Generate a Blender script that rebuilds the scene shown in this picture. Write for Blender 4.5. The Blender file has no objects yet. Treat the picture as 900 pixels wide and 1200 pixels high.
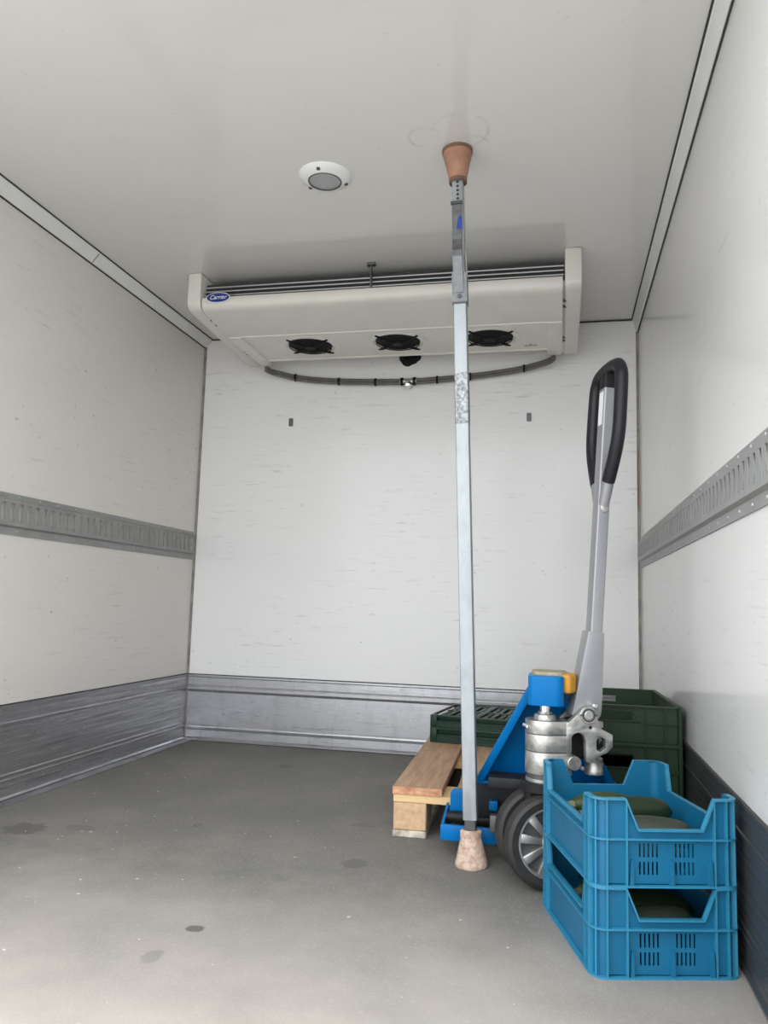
import bpy, bmesh, math, random
from mathutils import Vector, Matrix
from mathutils.geometry import tessellate_polygon
random.seed(7)
SC = bpy.context.scene
COL = SC.collection
V = Vector
PI = math.pi

# ------------------------------------------------------------------ camera
F_PX, YAW, PITCH, ROLL = 921.94, 0.2195, 0.1172, 0.0283
CAM = V((1.7538, -3.5846, 0.6679))
W, H, L = 2.103, 1.98, 2.52          # cargo box width, height, length (rear opening at y = -L)
fwd = V((-math.sin(YAW)*math.cos(PITCH), math.cos(YAW)*math.cos(PITCH), math.sin(PITCH)))
rgt = V((math.cos(YAW), math.sin(YAW), 0)); upv = rgt.cross(fwd)
r2 = math.cos(ROLL)*rgt + math.sin(ROLL)*upv
u2 = -math.sin(ROLL)*rgt + math.cos(ROLL)*upv
cd = bpy.data.cameras.new('camera'); cam = bpy.data.objects.new('camera', cd); COL.objects.link(cam)
cd.sensor_fit = 'HORIZONTAL'; cd.sensor_width = 36; cd.lens = F_PX*36/900; cd.clip_start = .02
M = Matrix((r2, u2, -fwd)).transposed().to_4x4(); M.translation = CAM
cam.matrix_world = M
SC.camera = cam

# ------------------------------------------------------------------ world and exposure
wd = bpy.data.worlds.new('overcast_sky'); SC.world = wd; wd.use_nodes = True
bg = wd.node_tree.nodes['Background']
bg.inputs[0].default_value = (0.93, 0.965, 1.0, 1); bg.inputs[1].default_value = 2.0
# overcast sky: the zenith about twice as bright as the horizon all round
wn, wk = wd.node_tree.nodes, wd.node_tree.links
wtc = wn.new('ShaderNodeTexCoord'); wsp = wn.new('ShaderNodeSeparateXYZ'); wmr = wn.new('ShaderNodeMapRange')
wmr.inputs[3].default_value = 2.2; wmr.inputs[4].default_value = 3.9
wk.new(wtc.outputs['Generated'], wsp.inputs[0]); wk.new(wsp.outputs[2], wmr.inputs[0]); wk.new(wmr.outputs[0], bg.inputs[1])
SC.view_settings.view_transform = 'Standard'; SC.view_settings.look = 'None'
SC.view_settings.gamma = 1; SC.view_settings.use_curve_mapping = False
SC.view_settings.exposure = 0.45

# ------------------------------------------------------------------ materials
def nodes_of(m): return m.node_tree.nodes, m.node_tree.links
def mat(name, col, rough=.5, metal=0., spec=.5, var=0., vscale=8., stretch=(1, 1, 1), dark=None, bump=0., bscale=60., rvar=0., coords='Object'):
    m = bpy.data.materials.new(name); m.use_nodes = True
    N, K = nodes_of(m); b = N['Principled BSDF']
    b.inputs['Base Color'].default_value = (*col, 1); b.inputs['Roughness'].default_value = rough
    b.inputs['Metallic'].default_value = metal; b.inputs['Specular IOR Level'].default_value = spec
    if var or bump or rvar:
        tc = N.new('ShaderNodeTexCoord'); mp = N.new('ShaderNodeMapping'); mp.inputs['Scale'].default_value = stretch
        K.new(tc.outputs[coords], mp.inputs['Vector'])
        nz = N.new('ShaderNodeTexNoise'); nz.inputs['Scale'].default_value = vscale; nz.inputs['Detail'].default_value = 6; nz.inputs['Roughness'].default_value = .6
        K.new(mp.outputs[0], nz.inputs['Vector'])
        if var:
            rp = N.new('ShaderNodeValToRGB'); rp.color_ramp.elements[0].position = .32; rp.color_ramp.elements[1].position = .68
            d = dark or tuple(c*(1-var) for c in col)
            rp.color_ramp.elements[0].color = (*d, 1); rp.color_ramp.elements[1].color = (*col, 1)
            K.new(nz.outputs['Fac'], rp.inputs[0]); K.new(rp.outputs[0], b.inputs['Base Color'])
        if rvar:
            mr = N.new('ShaderNodeMapRange'); mr.inputs[1].default_value = .3; mr.inputs[2].default_value = .7
            mr.inputs[3].default_value = max(.03, rough-rvar); mr.inputs[4].default_value = min(1, rough+rvar)
            K.new(nz.outputs['Fac'], mr.inputs[0]); K.new(mr.outputs[0], b.inputs['Roughness'])
        if bump:
            n2 = N.new('ShaderNodeTexNoise'); n2.inputs['Scale'].default_value = bscale; n2.inputs['Detail'].default_value = 4
            K.new(mp.outputs[0], n2.inputs['Vector'])
            bp = N.new('ShaderNodeBump'); bp.inputs['Strength'].default_value = bump; bp.inputs['Distance'].default_value = .004
            K.new(n2.outputs['Fac'], bp.inputs['Height']); K.new(bp.outputs[0], b.inputs['Normal'])
    return m

def mixcol(N, K, fac, a, bcol):
    x = N.new('ShaderNodeMix'); x.data_type = 'RGBA'
    K.new(fac, x.inputs[0])
    if hasattr(a, 'links'): K.new(a, x.inputs[6])
    else: x.inputs[6].default_value = (*a, 1)
    x.inputs[7].default_value = (*bcol, 1)
    return x.outputs[2]
def ramp(N, K, src, lo, hi, top=1.):
    r = N.new('ShaderNodeMapRange'); r.inputs[1].default_value = lo; r.inputs[2].default_value = hi
    r.inputs[3].default_value = 0; r.inputs[4].default_value = top
    K.new(src, r.inputs[0]); return r.outputs[0]
def noise(N, K, vec, scale, detail=4, rough=.55):
    n = N.new('ShaderNodeTexNoise'); n.inputs['Scale'].default_value = scale; n.inputs['Detail'].default_value = detail; n.inputs['Roughness'].default_value = rough
    K.new(vec, n.inputs['Vector']); return n.outputs['Fac']
def mapped(N, K, vec, scale=(1, 1, 1), loc=(0, 0, 0), rot=(0, 0, 0)):
    m = N.new('ShaderNodeMapping'); m.inputs['Scale'].default_value = scale; m.inputs['Location'].default_value = loc; m.inputs['Rotation'].default_value = rot
    K.new(vec, m.inputs['Vector']); return m.outputs[0]
def mul(N, K, a, b):
    x = N.new('ShaderNodeMath'); x.operation = 'MULTIPLY'; K.new(a, x.inputs[0])
    if hasattr(b, 'links'): K.new(b, x.inputs[1])
    else: x.inputs[1].default_value = b
    return x.outputs[0]

def panel_mat(name, horiz, base, rough, scuff=1., seed=0., spec=.5, rings=()):
    """white glass-fibre wall skin with horizontal scuffs, dots and faint grime"""
    m = bpy.data.materials.new(name); m.use_nodes = True; N, K = nodes_of(m); b = N['Principled BSDF']
    tc = N.new('ShaderNodeTexCoord').outputs['Object']
    vec = mapped(N, K, tc, (1, 1, 1), (seed, seed*1.7, seed*.6))
    st = {'x': (5.5, 1, 60), 'y': (1, 3.2, 58), 'c': (3, 30, 1)}[horiz]
    streak = ramp(N, K, noise(N, K, mapped(N, K, vec, st), 1.6, 5, .6), .585, .73)
    clus = ramp(N, K, noise(N, K, vec, 2.4, 3), .42, .6)
    sc1 = mul(N, K, mul(N, K, streak, clus), .55*scuff)
    dots = ramp(N, K, noise(N, K, mapped(N, K, vec, (1, 1, 1.3)), 42, 2, .5), .685, .74)
    sc2 = mul(N, K, mul(N, K, dots, ramp(N, K, noise(N, K, vec, 5, 2), .5, .6)), .55*scuff)
    grime = mul(N, K, ramp(N, K, noise(N, K, vec, 1.1, 5, .6), .4, .8), .16)
    col = mixcol(N, K, grime, base, (base[0]*.82, base[1]*.80, base[2]*.75))
    col = mixcol(N, K, sc1, col, (.30, .28, .25)); col = mixcol(N, K, sc2, col, (.13, .12, .11))
    for (x, y, r) in rings:                # scuff rings left by earlier positions of the load bar's pad
        ln = N.new('ShaderNodeVectorMath'); ln.operation = 'DISTANCE'; ln.inputs[1].default_value = (x, y, H); K.new(tc, ln.inputs[0])
        d1 = N.new('ShaderNodeMath'); d1.operation = 'SUBTRACT'; K.new(ln.outputs['Value'], d1.inputs[0]); d1.inputs[1].default_value = r
        d2 = N.new('ShaderNodeMath'); d2.operation = 'ABSOLUTE'; K.new(d1.outputs[0], d2.inputs[0])
        mr = N.new('ShaderNodeMapRange'); mr.inputs[1].default_value = .001; mr.inputs[2].default_value = .007; mr.inputs[3].default_value = .28; mr.inputs[4].default_value = 0
        K.new(d2.outputs[0], mr.inputs[0]); col = mixcol(N, K, mul(N, K, mr.outputs[0], ramp(N, K, noise(N, K, tc, 14, 4), .45, .65)), col, (.30, .29, .27))
    b.inputs['Specular IOR Level'].default_value = spec
    K.new(col, b.inputs['Base Color'])
    b.inputs['Roughness'].default_value = rough
    bp = N.new('ShaderNodeBump'); bp.inputs['Strength'].default_value = .05; bp.inputs['Distance'].default_value = .004
    K.new(noise(N, K, vec, 9, 3), bp.inputs['Height']); K.new(bp.outputs[0], b.inputs['Normal'])
    return m

def alu_mat(name, horiz, rough=.29, k=1.):
    m = bpy.data.materials.new(name); m.use_nodes = True; N, K = nodes_of(m); b = N['Principled BSDF']
    tc = N.new('ShaderNodeTexCoord').outputs['Object']
    st = {'x': (1.6, 1, 70), 'y': (1, 1.6, 70)}[horiz]; vt = {'x': (9, 1, 4), 'y': (1, 22, 3)}[horiz]
    a = noise(N, K, mapped(N, K, tc, st), 1.5, 6, .65); c = noise(N, K, mapped(N, K, tc, vt), 2, 6, .65); g = noise(N, K, tc, 28, 5, .6)
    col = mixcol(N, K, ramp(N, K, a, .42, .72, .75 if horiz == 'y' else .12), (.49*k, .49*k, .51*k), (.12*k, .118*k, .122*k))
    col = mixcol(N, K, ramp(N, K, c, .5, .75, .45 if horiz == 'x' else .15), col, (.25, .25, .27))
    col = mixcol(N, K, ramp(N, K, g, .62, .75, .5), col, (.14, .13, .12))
    K.new(col, b.inputs['Base Color']); b.inputs['Metallic'].default_value = .8
    rr = N.new('ShaderNodeMapRange'); rr.inputs[1].default_value = .3; rr.inputs[2].default_value = .7; rr.inputs[3].default_value = rough-.09; rr.inputs[4].default_value = rough+.16
    K.new(a, rr.inputs[0]); K.new(rr.outputs[0], b.inputs['Roughness'])
    bp = N.new('ShaderNodeBump'); bp.inputs['Strength'].default_value = .12; bp.inputs['Distance'].default_value = .002
    K.new(a if horiz == 'y' else c, bp.inputs['Height']); K.new(bp.outputs[0], b.inputs['Normal'])
    return m

def floor_mat():
    m = bpy.data.materials.new('resin_floor'); m.use_nodes = True; N, K = nodes_of(m); b = N['Principled BSDF']
    tc = N.new('ShaderNodeTexCoord').outputs['Object']
    base = (.192, .181, .164)
    col = mixcol(N, K, ramp(N, K, noise(N, K, tc, 2.3, 6, .65),   .35, .68, .8), base, (.130, .130, .118))
    col = mixcol(N, K, ramp(N, K, noise(N, K, mapped(N, K, tc, (1, 1, 1), (3, 1, 0)), 3.1, 5, .6), .5, .75, .5), col, (.265, .247, .222))
    col = mixcol(N, K, ramp(N, K, noise(N, K, tc, 120, 3, .7), .55, .70, .5), col, (.38, .355, .325))
    col = mixcol(N, K, ramp(N, K, noise(N, K, mapped(N, K, tc, (1, 1, 1), (9, 4, 0)), 60, 4, .65), .60, .72, .6), col, (.12, .115, .105))
    # pale sandy dust by the rear doors plus doorway daylight painted in, ragged edge
    sy = N.new('ShaderNodeSeparateXYZ'); K.new(tc, sy.inputs[0])
    ad = N.new('ShaderNodeMath'); ad.operation = 'MULTIPLY_ADD'; K.new(noise(N, K, tc, 5, 6, .65), ad.inputs[0]); ad.inputs[1].default_value = .9; K.new(sy.outputs[1], ad.inputs[2])
    dm = N.new('ShaderNodeMapRange'); dm.inputs[1].default_value = -1.1; dm.inputs[2].default_value = -2.15; dm.inputs[3].default_value = 0; dm.inputs[4].default_value = .85
    K.new(ad.outputs[0], dm.inputs[0]); col = mixcol(N, K, dm.outputs[0], col, (.425, .385, .345))
    # darker spill marks with their own outlines
    for (x, y, rx, ry, k) in STAINS:
        v = mapped(N, K, tc, (1/rx, 1/ry, 1), (-x/rx, -y/ry, 0))
        ln = N.new('ShaderNodeVectorMath'); ln.operation = 'LENGTH'; K.new(v, ln.inputs[0])
        ad = N.new('ShaderNodeMath'); ad.operation = 'ADD'; K.new(ln.outputs['Value'], ad.inputs[0]); K.new(mul(N, K, noise(N, K, tc, 38, 4), 1.1), ad.inputs[1])
        inv = N.new('ShaderNodeMapRange'); inv.inputs[1].default_value = 1.35; inv.inputs[2].default_value = 1.6; inv.inputs[3].default_value = k; inv.inputs[4].default_value = 0
        K.new(ad.outputs[0], inv.inputs[0]); col = mixcol(N, K, inv.outputs[0], col, (.10, .095, .088))
    K.new(col, b.inputs['Base Color']); b.inputs['Roughness'].default_value = .62; b.inputs['Specular IOR Level'].default_value = .35
    bp = N.new('ShaderNodeBump'); bp.inputs['Strength'].default_value = .25; bp.inputs['Distance'].default_value = .003
    K.new(noise(N, K, tc, 170, 4, .7), bp.inputs['Height']); K.new(bp.outputs[0], b.inputs['Normal'])
    return m
STAINS = [(.257, -1.506, .065, .06, .75), (1.24, -1.517, .035, .04, .6), (1.03, -2.007, .022, .016, .9), (1.011, -2.147, .02, .03, .35), (1.175, -1.164, .04, .025, .35), (.668, -.426, .03, .04, .5), (.708, -1.319, .012, .02, .6), (.40, -1.45, .05, .03, .35)]

MT = {}
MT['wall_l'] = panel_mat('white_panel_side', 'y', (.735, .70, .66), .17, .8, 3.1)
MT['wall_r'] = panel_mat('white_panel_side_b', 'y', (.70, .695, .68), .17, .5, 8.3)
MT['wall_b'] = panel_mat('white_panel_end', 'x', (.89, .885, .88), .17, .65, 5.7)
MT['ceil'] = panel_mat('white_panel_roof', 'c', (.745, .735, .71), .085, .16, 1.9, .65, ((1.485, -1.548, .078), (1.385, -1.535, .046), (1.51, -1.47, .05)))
MT['trim'] = mat('white_cove', (.79, .79, .77), .35, var=.08, vscale=4)
MT['alu_x'] = alu_mat('aluminium_kick_x', 'x'); MT['alu_y'] = alu_mat('aluminium_kick_y', 'y'); MT['alu_d'] = alu_mat('aluminium_kick_shaded', 'y', .40, .30)  # last one: right plate, the crates' shade put into a darker colour
MT['seal'] = mat('dark_sealant', (.045, .043, .04), .7)
MT['bead'] = mat('grey_sealant', (.36, .33, .29), .6, var=.5, vscale=30, stretch=(1, 1, .6))
MT['redmark'] = mat('red_smear', (.42, .12, .10), .6, var=.4, vscale=40)
MT['floor'] = floor_mat()
MT['ground'] = mat('concrete_yard', (.40, .385, .36), .85, var=.2, vscale=.8)
MT['rail'] = mat('grey_steel_rail', (.33, .335, .325), .45, .2, var=.25, vscale=20, stretch=(1, .5, 1), rvar=.1)
MT['rivet'] = mat('rivet_metal', (.45, .45, .44), .4, .6)
MT['shell'] = mat('cream_shell', (.76, .73, .68), .38, var=.07, vscale=5)
MT['shell_pale'] = mat('cream_panel', (.80, .78, .73), .4, var=.05, vscale=6)
MT['coil'] = mat('dark_coil', (.03, .032, .034), .6)
MT['rod'] = mat('rod_metal', (.42, .42, .42), .35, .7)
MT['black'] = mat('black_plastic', (.006, .006, .007), .6, spec=.25)
MT['blackm'] = mat('black_steel', (.014, .014, .016), .55, spec=.3, var=.4, vscale=25)
MT['blueb'] = mat('badge_blue', (.012, .03, .22), .25)
MT['white'] = mat('white_print', (.85, .85, .85), .4)
MT['sticker'] = mat('sticker_olive', (.35, .36, .25), .5)
MT['hose'] = mat('grey_hose', (.16, .15, .145), .45, var=.3, vscale=30)
MT['steel'] = mat('galvanised', (.40, .43, .45), .42, .5, var=.28, vscale=28, stretch=(1, 1, .35), rvar=.12)
MT['steelw'] = mat('galvanised_worn', (.42, .44, .46), .4, .5, var=.9, dark=(.10, .095, .09), vscale=110)
MT['steeld'] = mat('latch_steel', (.22, .225, .23), .38, .75, var=.4, vscale=40, rvar=.1)
MT['rubber_t'] = mat('terracotta_rubber', (.46, .235, .155), .6, var=.35, vscale=22, bump=.15)
MT['rubber_b'] = mat('scuffed_rubber', (.66, .53, .43), .75, var=.5, dark=(.36, .22, .155), vscale=70, bump=.5, bscale=90)
MT['rubber_rim'] = mat('rubber_rim', (.20, .12, .08), .6, var=.3, vscale=30)
MT['blue_ink'] = mat('blue_sticker', (.03, .07, .35), .4, var=.4, vscale=90)
MT['jblue'] = mat('truck_blue', (.0, .145, .41), .34, 0, .15, var=.12, vscale=10)
MT['cast'] = mat('cast_aluminium', (.60, .59, .56), .36, .72, var=.45, vscale=26, dark=(.27, .265, .25), bump=.3, bscale=70, rvar=.1)
MT['castd'] = mat('dark_casting', (.10, .10, .10), .5, .5)
MT['chrome'] = mat('chrome', (.8, .8, .8), .15, 1.)
MT['hgrey'] = mat('handle_grey', (.32, .325, .34), .36, .35, var=.08, vscale=9)
MT['grip'] = mat('black_grip', (.010, .010, .014), .42, spec=.35, bump=.05, bscale=300)
MT['yellow'] = mat('yellow_bumper', (.64, .28, .004), .5, spec=.2, var=.5, dark=(.45, .27, .08), vscale=45)
MT['beige'] = mat('worn_bumper', (.42, .36, .24), .6, var=.4, vscale=50)
MT['tyre'] = mat('tyre_rubber', (.03, .029, .028), .6, var=.4, vscale=30)
MT['rim'] = mat('rim_silver', (.62, .61, .58), .32, .8, var=.2, vscale=30)
MT['wood'] = mat('pine_board', (.54, .345, .215), .6, var=.38, vscale=5, stretch=(16, 1.3, 16), dark=(.36, .21, .125), bump=.15)
MT['woodend'] = mat('pine_end', (.66, .37, .21), .65, var=.6, vscale=22, stretch=(1.5, 2, 3), dark=(.36, .13, .06))
MT['woody'] = mat('pine_stringer', (.72, .50, .25), .6, var=.15, vscale=5, stretch=(1.3, 10, 16))
MT['block'] = mat('pressed_block', (.62, .43, .26), .75, var=.35, vscale=60, bump=.4, dark=(.48, .30, .17))
MT['skid'] = mat('worn_skid', (.66, .60, .50), .75, var=.7, vscale=30, dark=(.25, .2, .16))
MT['green'] = mat('green_plastic', (.008, .034, .020), .42, spec=.3, var=.15, vscale=8)
MT['green2'] = mat('olive_green_plastic', (.022, .046, .022), .45, spec=.3, var=.2, vscale=6)
MT['crate'] = mat('blue_crate_plastic', (.006, .128, .25), .40, 0, .4, var=.14, vscale=9)
MT['cratee'] = mat('blue_crate_edge', (.025, .21, .35), .42, var=.15, vscale=30)
MT['labelg'] = mat('grey_label', (.28, .29, .28), .5)
MT['zuc'] = mat('zucchini_dark', (.016, .030, .010), .4, spec=.3, var=.6, vscale=16, stretch=(1, 5, 5), dark=(.010, .020, .008))
MT['zuc2'] = mat('zucchini_olive', (.045, .055, .013), .42, spec=.3, var=.5, vscale=16, stretch=(1, 5, 5), dark=(.026, .045, .012))
MT['zuc3'] = mat('zucchini_grey', (.040, .046, .032), .45, spec=.3, var=.4, vscale=20, stretch=(1, 5, 5), dark=(.03, .04, .024))
MT['stem'] = mat('stem', (.16, .17, .08), .7)
MT['lamp'] = mat('lamp_bezel', (.84, .84, .83), .3)
MT['lens'] = mat('lamp_lens', (.40, .41, .415), .35, var=.06, vscale=200)
MT['chip'] = mat('pale_crumb', (.52, .49, .44), .8)

# ------------------------------------------------------------------ mesh helpers
ID = (V((0, 0, 0)), V((1, 0, 0)), V((0, 1, 0)), V((0, 0, 1)))
def fr(o, a, b, c): return (V(o), V(a), V(b), V(c))
def rrect(x0, x1, y0, y1, r, n=5, corners=(1, 1, 1, 1)):
    pts = []
    for k, (cx, cy, a) in enumerate(((x1-r, y0+r, -PI/2), (x1-r, y1-r, 0), (x0+r, y1-r, PI/2), (x0+r, y0+r, PI))):
        if corners[k]:
            for i in range(n+1): t = a + PI/2*i/n; pts.append((cx+r*math.cos(t), cy+r*math.sin(t)))
        else: pts.append(((x1, y0), (x1, y1), (x0, y1), (x0, y0))[k])
    return pts
def circ(cx, cy, rx, ry=None, n=24): return [(cx+rx*math.cos(2*PI*i/n), cy+(ry or rx)*math.sin(2*PI*i/n)) for i in range(n)]

class MB:
    def __init__(s): s.v = []; s.f = []
    def add(s, vs, fs):
        k = len(s.v); s.v += [tuple(p) for p in vs]; s.f += [tuple(i+k for i in f) for f in fs]; return s
    def box(s, x0, x1, y0, y1, z0, z1, F=ID):
        o, a, b, c = F
        vs = [o+a*x+b*y+c*z for x in (x0, x1) for y in (y0, y1) for z in (z0, z1)]
        return s.add(vs, [(0, 1, 3, 2), (4, 6, 7, 5), (0, 4, 5, 1), (2, 3, 7, 6), (0, 2, 6, 4), (1, 5, 7, 3)])
    def plate(s, outer, holes, c0, c1, F=ID):
        o, a, b, c = F; loops = [outer]+list(holes)
        tris = tessellate_polygon([[V((p[0], p[1], 0)) for p in lp] for lp in loops])
        flat = [p for lp in loops for p in lp]; n = len(flat)
        vs = [o+a*p[0]+b*p[1]+c*c0 for p in flat]+[o+a*p[0]+b*p[1]+c*c1 for p in flat]
        fs = [tuple(t) for t in tris]+[(t[2]+n, t[1]+n, t[0]+n) for t in tris]
        k = 0
        for lp in loops:
            m = len(lp)
            for i in range(m): j = (i+1) % m; fs.append((k+i, k+j, k+j+n, k+i+n))
            k += m
        return s.add(vs, fs)
    def tube(s, path, r, n=12, ry=None, up=None):
        path = [V(p) for p in path]; m = len(path); rs = r if isinstance(r, (list, tuple)) else [r]*m
        vs, fs = [], []; prev = None
        for i, p in enumerate(path):
            d = (path[min(i+1, m-1)]-path[max(i-1, 0)]).normalized()
            if prev is None:
                g = V(up) if up else (V((0, 0, 1)) if abs(d.z) < .9 else V((1, 0, 0)))
            else: g = prev
            e1 = (g-d*g.dot(d)).normalized(); prev = e1; e2 = d.cross(e1)
            k = (ry/rs[i]) if ry else 1
            for j in range(n):
                t = 2*PI*j/n; vs.append(p+e1*rs[i]*math.cos(t)+e2*rs[i]*k*math.sin(t))
        for i in range(m-1):
            for j in range(n): fs.append((i*n+j, i*n+(j+1) % n, (i+1)*n+(j+1) % n, (i+1)*n+j))
        fs.append(tuple(range(n))[::-1]); fs.append(tuple((m-1)*n+j for j in range(n)))
        return s.add(vs, fs)
    def lathe(s, prof, n=28, F=ID, closed=False):
        o, a, b, c = F; vs, fs = [], []; m = len(prof)
        for r, z in prof:
            for j in range(n): t = 2*PI*j/n; vs.append(o+a*r*math.cos(t)+b*r*math.sin(t)+c*z)
        for i in range(m if closed else m-1):
            i2 = (i+1) % m
            for j in range(n): fs.append((i*n+j, i*n+(j+1) % n, i2*n+(j+1) % n, i2*n+j))
        if not closed: fs.append(tuple(range(n))[::-1]); fs.append(tuple((m-1)*n+j for j in range(n)))
        return s.add(vs, fs)
    def build(s, name, m, parent=None, smooth=35, bevel=0., bseg=2):
        me = bpy.data.meshes.new(name); me.from_pydata(s.v, [], s.f)
        bm = bmesh.new(); bm.from_mesh(me); bmesh.ops.remove_doubles(bm, verts=bm.verts, dist=1e-5)
        bmesh.ops.recalc_face_normals(bm, faces=bm.faces)
        if bevel:
            es = [e for e in bm.edges if len(e.link_faces) == 2 and e.calc_face_angle(0) > .5]
            bmesh.ops.bevel(bm, geom=es, offset=bevel, segments=bseg, affect='EDGES', profile=.5, clamp_overlap=True)
        bm.to_mesh(me); bm.free()
        if smooth:
            me.shade_smooth(); me.set_sharp_from_angle(angle=math.radians(smooth))
        me.materials.append(MT[m] if isinstance(m, str) else m)
        o = bpy.data.objects.new(name, me); COL.objects.link(o)
        if parent: o.parent = parent; 
        if parent and parent.get('_w'): o.location = -parent.location
        return o
def tag(o, label, cat, group=None):
    o['label'] = label; o['category'] = cat
    if group: o['group'] = group
    return o
def thing(name, label, cat, loc, rz=0, group=None, world=False):
    """Empty at a thing's base; world=True: its parts are given in room coordinates"""
    o = bpy.data.objects.new(name, None); COL.objects.link(o); o.location = loc; o.rotation_euler = (0, 0, rz)
    o.empty_display_size = .1
    if world: o['_w'] = 1
    return tag(o, label, cat, group)
def struct(o): o['kind'] = 'structure'; return o
def copy_thing(root, loc, rz, label):
    c = root.copy(); COL.objects.link(c); c.location = loc; c.rotation_euler = (0, 0, rz); c['label'] = label
    for ch in root.children:
        k = ch.copy(); COL.objects.link(k); k.parent = c
        for g in ch.children:
            q = g.copy(); COL.objects.link(q); q.parent = k
    return c

# ------------------------------------------------------------------ the cargo box
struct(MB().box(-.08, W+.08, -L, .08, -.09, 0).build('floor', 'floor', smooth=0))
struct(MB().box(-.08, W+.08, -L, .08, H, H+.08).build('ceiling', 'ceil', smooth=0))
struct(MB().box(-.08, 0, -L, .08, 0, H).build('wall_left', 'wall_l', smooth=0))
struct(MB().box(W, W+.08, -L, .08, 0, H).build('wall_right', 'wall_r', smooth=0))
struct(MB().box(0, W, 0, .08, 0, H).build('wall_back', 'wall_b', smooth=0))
g = MB().box(-14, 16, -30, 14, -1.15, -1.05).build('ground', 'ground', smooth=0); struct(g)

# aluminium kick plates: one extruded ridged profile each (d = depth off the wall, z)
KP = [(0, .004), (.016, .004), (.016, .010), (.007, .018), (.006, .050), (.010, .056), (.011, .064), (.009, .070), (.0055, .075), (.005, .228), (.008, .234),
      (.011, .240), (.011, .251), (.008, .258), (.005, .262), (.005, .296), (.009, .300), (.009, .3085), (0, .3085)]
KPL = [(0, .004), (.012, .004), (.012, .010), (.006, .016), (.005, .062), (.0085, .065), (.0085, .069), (.005, .072), (.005, .078), (.0085, .081), (.0085, .085), (.005, .088),
       (.005, .244), (.0085, .247), (.0085, .252), (.005, .255), (.005, .300), (.008, .302), (.008, .3085), (0, .3085)]
def kick(name, F, length, m, prof=KP):
    o = MB().plate(prof, [], 0, length, F).build(name, m, smooth=20); struct(o)
    sm = MB().box(0, .006, .3085, .3125, 0, length, F).build('seal_strip', 'seal', o)
    return o
kb = kick('baseboard_back', fr((0.012, 0, 0), (0, -1, 0), (0, 0, 1), (1, 0, 0)), W-.024, 'alu_x')
kl = kick('baseboard_left', fr((0, -.004, 0), (1, 0, 0), (0, 0, 1), (0, -1, 0)), L-.02, 'alu_y', KPL)
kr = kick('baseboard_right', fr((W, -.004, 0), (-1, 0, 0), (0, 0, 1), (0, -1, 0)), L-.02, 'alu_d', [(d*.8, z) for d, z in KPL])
# floor angle strip along the left plate
struct(MB().plate([(0.016, 0), (.050, 0), (.050, .003), (.019, .006), (.016, .006)], [], 0, L-.03, fr((0, -.01, 0), (1, 0, 0), (0, 0, 1), (0, -1, 0))).build('trim_6', 'alu_y', smooth=20))
# corner beads
for n, x, s in (('trim_1', 0, 1), ('trim_2', W, -1)):
    o = struct(MB().plate([(0, 0), (.010, 0), (.0085, .0045), (.0045, .0085), (0, .010)], [], .01, H-.035, fr((x, 0, 0), (s, 0, 0), (0, -1, 0), (0, 0, 1))).build(n, 'bead', smooth=60))
    if s < 0: MB().plate([(.0045, .0085), (.0085, .0045), (.0095, .0055), (.0055, .0095)], [], 1.13, 1.37, fr((x, 0, 0), (s, 0, 0), (0, -1, 0), (0, 0, 1))).build('red_mark', 'redmark', o)
# cove trims under the roof with dark joint lines
def cove(name, x, s, a, b):
    F = fr((x, -.002, 0), (s, 0, 0), (0, 0, 1), (0, -1, 0))
    prof = [(0, H), (0, H-b), (.006, H-b), (.010, H-b+.004), (a-.004, H-.010), (a, H-.006), (a, H)]
    o = struct(MB().plate(prof, [], 0, L-.01, F).build(name, 'trim', smooth=20))
    MB().box(0, .0045, H-b-.0045, H-b, 0, L-.01, F).build('joint_line', 'seal', o)
    MB().box(a, a+.0050, H-.0035, H, 0, L-.01, F).build('joint_line', 'seal', o)
    return o, F
c1, F1 = cove('trim_3', 0, 1, .036, .042)
MB().plate([(.0065, H-.0415), (.0085, H-.042), (.0368, H-.010), (.0360, H-.0085)], [], 1.013, 1.016, F1).build('butt_joint', 'bead', c1)
cove('trim_4', W, -1, .024, .062)
struct(MB().box(.03, W-.02, -.006, 0, H-.006, H).build('trim_5', 'seal', smooth=0))

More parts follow.
